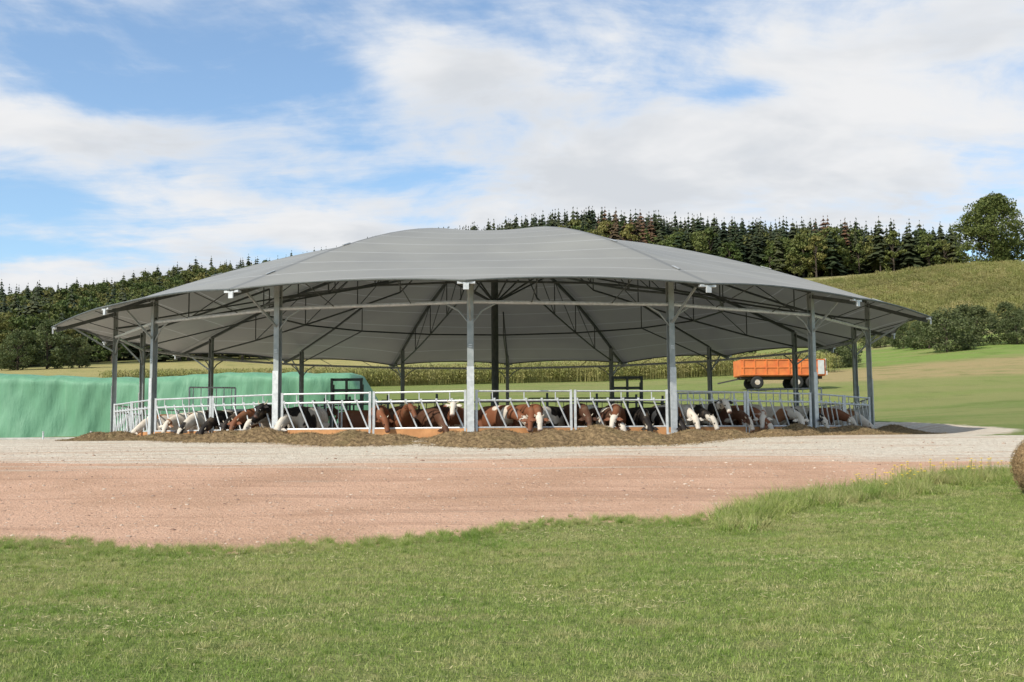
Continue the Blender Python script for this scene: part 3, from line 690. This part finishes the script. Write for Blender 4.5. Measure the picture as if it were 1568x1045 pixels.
w.obj('tyres',rub,trl); hb.obj('hubs',var_mat('hub_paint',(.6,.55,.5),(.5,.4,.3),4,.5),trl)
t=MB(); t.box((3.44,-.2,1.9),(.05,1.9,.9)); t.box((3.0,-1.30,1.66),(.5,.02,1.1)); t.box((3.46,-1.23,1.2),(.1,.1,.3)); t.obj('tailboard_panel',var_mat('light_panel',(.6,.6,.58),(.5,.5,.48),4,.5),trl)

# ------------------------------------------------------------------ round bale
bm_,nt=new_mat('straw_bale'); ob=nt.obj(); n=nt.noise(nt.mapping(ob,(3,30,30)),2,5,.7); n2=nt.noise(ob,14,4,.7)
c=nt.mix(nt.step(n,.35,.65),(.22,.13,.06),(.46,.31,.16)); c=nt.mix(nt.m('MULTIPLY',nt.step(n2,.5,.7),.5),c,(.10,.065,.035)); finish(nt,c,.9,0,n2,.9,.05,0,.1)
v=[];f=[];NS=64;prof=[(-.60,0),(-.60,.3),(-.585,.52),(-.53,.585),(-.3,.60),(0,.605),(.3,.60),(.53,.585),(.585,.52),(.60,.3),(.60,0)]
for (xx,rr) in prof:
    for q in range(NS):
        a_=2*math.pi*q/NS; k=rr*(1+random.uniform(-.015,.02)); v.append((xx+random.uniform(-.012,.012),k*math.cos(a_),k*math.sin(a_)*(.96)))
for i_ in range(len(prof)-1):
    for q in range(NS): f.append((i_*NS+q,i_*NS+(q+1)%NS,(i_+1)*NS+(q+1)%NS,(i_+1)*NS+q))
bale=empty('hay_bale'); bx,by=9.36,18.6; bale.location=(bx,by,float(height(bx,by))+.53); bale.rotation_euler=(0,0,1.35)
mesh_obj('bale_body',v,f,bm_,bale,True)
a_=rng.uniform(0,6.28,5000); xx=rng.uniform(-.6,.6,5000); C=np.stack([xx,.61*np.cos(a_),.59*np.sin(a_)],1); V_,F_=rand_quads(C,.10,0,.07); link(bpy.data.objects.new('bale_straw',np_mesh('bs',V_,F_,sm2)),bale)

# ------------------------------------------------------------------ sky + sun
SE=43*D2R
az_=math.radians(180+47)
sd=Vector((math.sin(az_)*math.cos(SE),math.cos(az_)*math.cos(SE),math.sin(SE)))
sun=bpy.data.lights.new('sun','SUN'); sun.energy=5.0; sun.angle=.5*D2R; sun.color=(1,.94,.84)
so=link(bpy.data.objects.new('sun',sun)); so.rotation_euler=(-sd).to_track_quat('-Z','Y').to_euler()
W=bpy.data.worlds.new('World'); scene.world=W; W.use_nodes=True; nt=NT(W.node_tree)
sky=nt.n('ShaderNodeTexSky',sky_type='NISHITA'); sky.sun_disc=False; sky.sun_elevation=SE; sky.sun_rotation=az_; sky.air_density=1.0; sky.dust_density=.8; sky.ozone_density=1.3
tc=nt.n('ShaderNodeTexCoord').outputs['Generated']; sp=nt.n('ShaderNodeSeparateXYZ'); nt.set(sp,0,tc)
x_,y_,z_=sp.outputs
el=nt.m('ARCSINE',z_); azn=nt.m('ARCTAN2',x_,y_)
den=nt.m('ADD',nt.m('MAXIMUM',z_,0.0),.14)
cv=nt.n('ShaderNodeCombineXYZ'); nt.set(cv,0,nt.m('DIVIDE',x_,den)); nt.set(cv,1,nt.m('DIVIDE',y_,den)); nt.set(cv,2,3.3)
warp=nt.noise(cv,1.1,2,.5,1); wv=nt.n('ShaderNodeVectorMath',operation='MULTIPLY_ADD'); nt.set(wv,0,warp); wv.inputs[1].default_value=(.5,.5,0); nt.set(wv,2,cv)
nA=nt.noise(nt.mapping(wv.outputs[0],(1.0,.8,1),(0,0,-.5)),1.7,7,.60); nB=nt.noise(nt.mapping(wv.outputs[0],(.8,2.2,1),(0,0,.45)),2.2,5,.62)
dens=nt.m('ADD',nt.m('MULTIPLY',nA,.70),nt.m('MULTIPLY',nB,.30))
blobs=[(1250,160,420,170,.14),(150,195,230,34,.20),(430,320,250,55,.20),(950,280,300,70,.14),(60,425,190,30,.22),(720,110,160,110,.11),
(60,300,110,34,-.16),(470,110,95,42,-.13),(90,60,130,30,-.05),(20,370,130,12,-.12),(640,335,90,14,-.14),(1150,135,70,20,-.15)]
tot=dens
for (bx_,by_,sx,sy,am) in blobs:
    a0=math.atan((bx_-784)/1641); e0=math.atan((668-by_)/1641*math.cos(a0))
    da=nt.m('MULTIPLY',nt.m('SUBTRACT',azn,a0),1641/sx); de=nt.m('MULTIPLY',nt.m('SUBTRACT',el,e0),1641/sy)
    g=nt.m('EXPONENT',nt.m('MULTIPLY',nt.m('ADD',nt.m('MULTIPLY',da,da),nt.m('MULTIPLY',de,de)),-1.0))
    tot=nt.m('ADD',tot,nt.m('MULTIPLY',g,am))
cmask=nt.m('ADD',nt.m('MULTIPLY',nt.step(tot,.43,.62),.91),.07)
shade=nt.noise(nt.mapping(wv.outputs[0],(1,1.2,1),(0,0,.2),(3,1,0)),1.7,5,.55)
cc=nt.mix(nt.step(shade,.40,.66),(.96,.96,.965),(.74,.77,.81)); cc=nt.mix(nt.step(tot,.5,.68),(.86,.91,.98),cc)
bg1=nt.n('ShaderNodeBackground'); nt.set(bg1,0,nt.mix(1.0,sky.outputs[0],(1.1,1.28,1.36),'MULTIPLY')); bg1.inputs[1].default_value=.14
bg2=nt.n('ShaderNodeBackground'); nt.set(bg2,0,cc); bg2.inputs[1].default_value=.92
mx=nt.n('ShaderNodeMixShader'); nt.set(mx,0,cmask); nt.set(mx,1,bg1); nt.set(mx,2,bg2)
wo=nt.n('ShaderNodeOutputWorld'); nt.set(wo,0,mx)

# ------------------------------------------------------------------ camera
cam=bpy.data.cameras.new('camera'); cam.sensor_width=36; cam.lens=36*1641/1568; cam.clip_start=.1; cam.clip_end=9000
co=link(bpy.data.objects.new('camera',cam)); co.location=(0,0,0)
pitch=math.atan(145.5/1641); 
co.matrix_world=Matrix.Rotation(math.pi/2+pitch,4,'X')@Matrix.Rotation(-.45*D2R,4,'Z')
scene.camera=co
scene.view_settings.view_transform='Standard'; scene.view_settings.look='None'; scene.view_settings.exposure=0
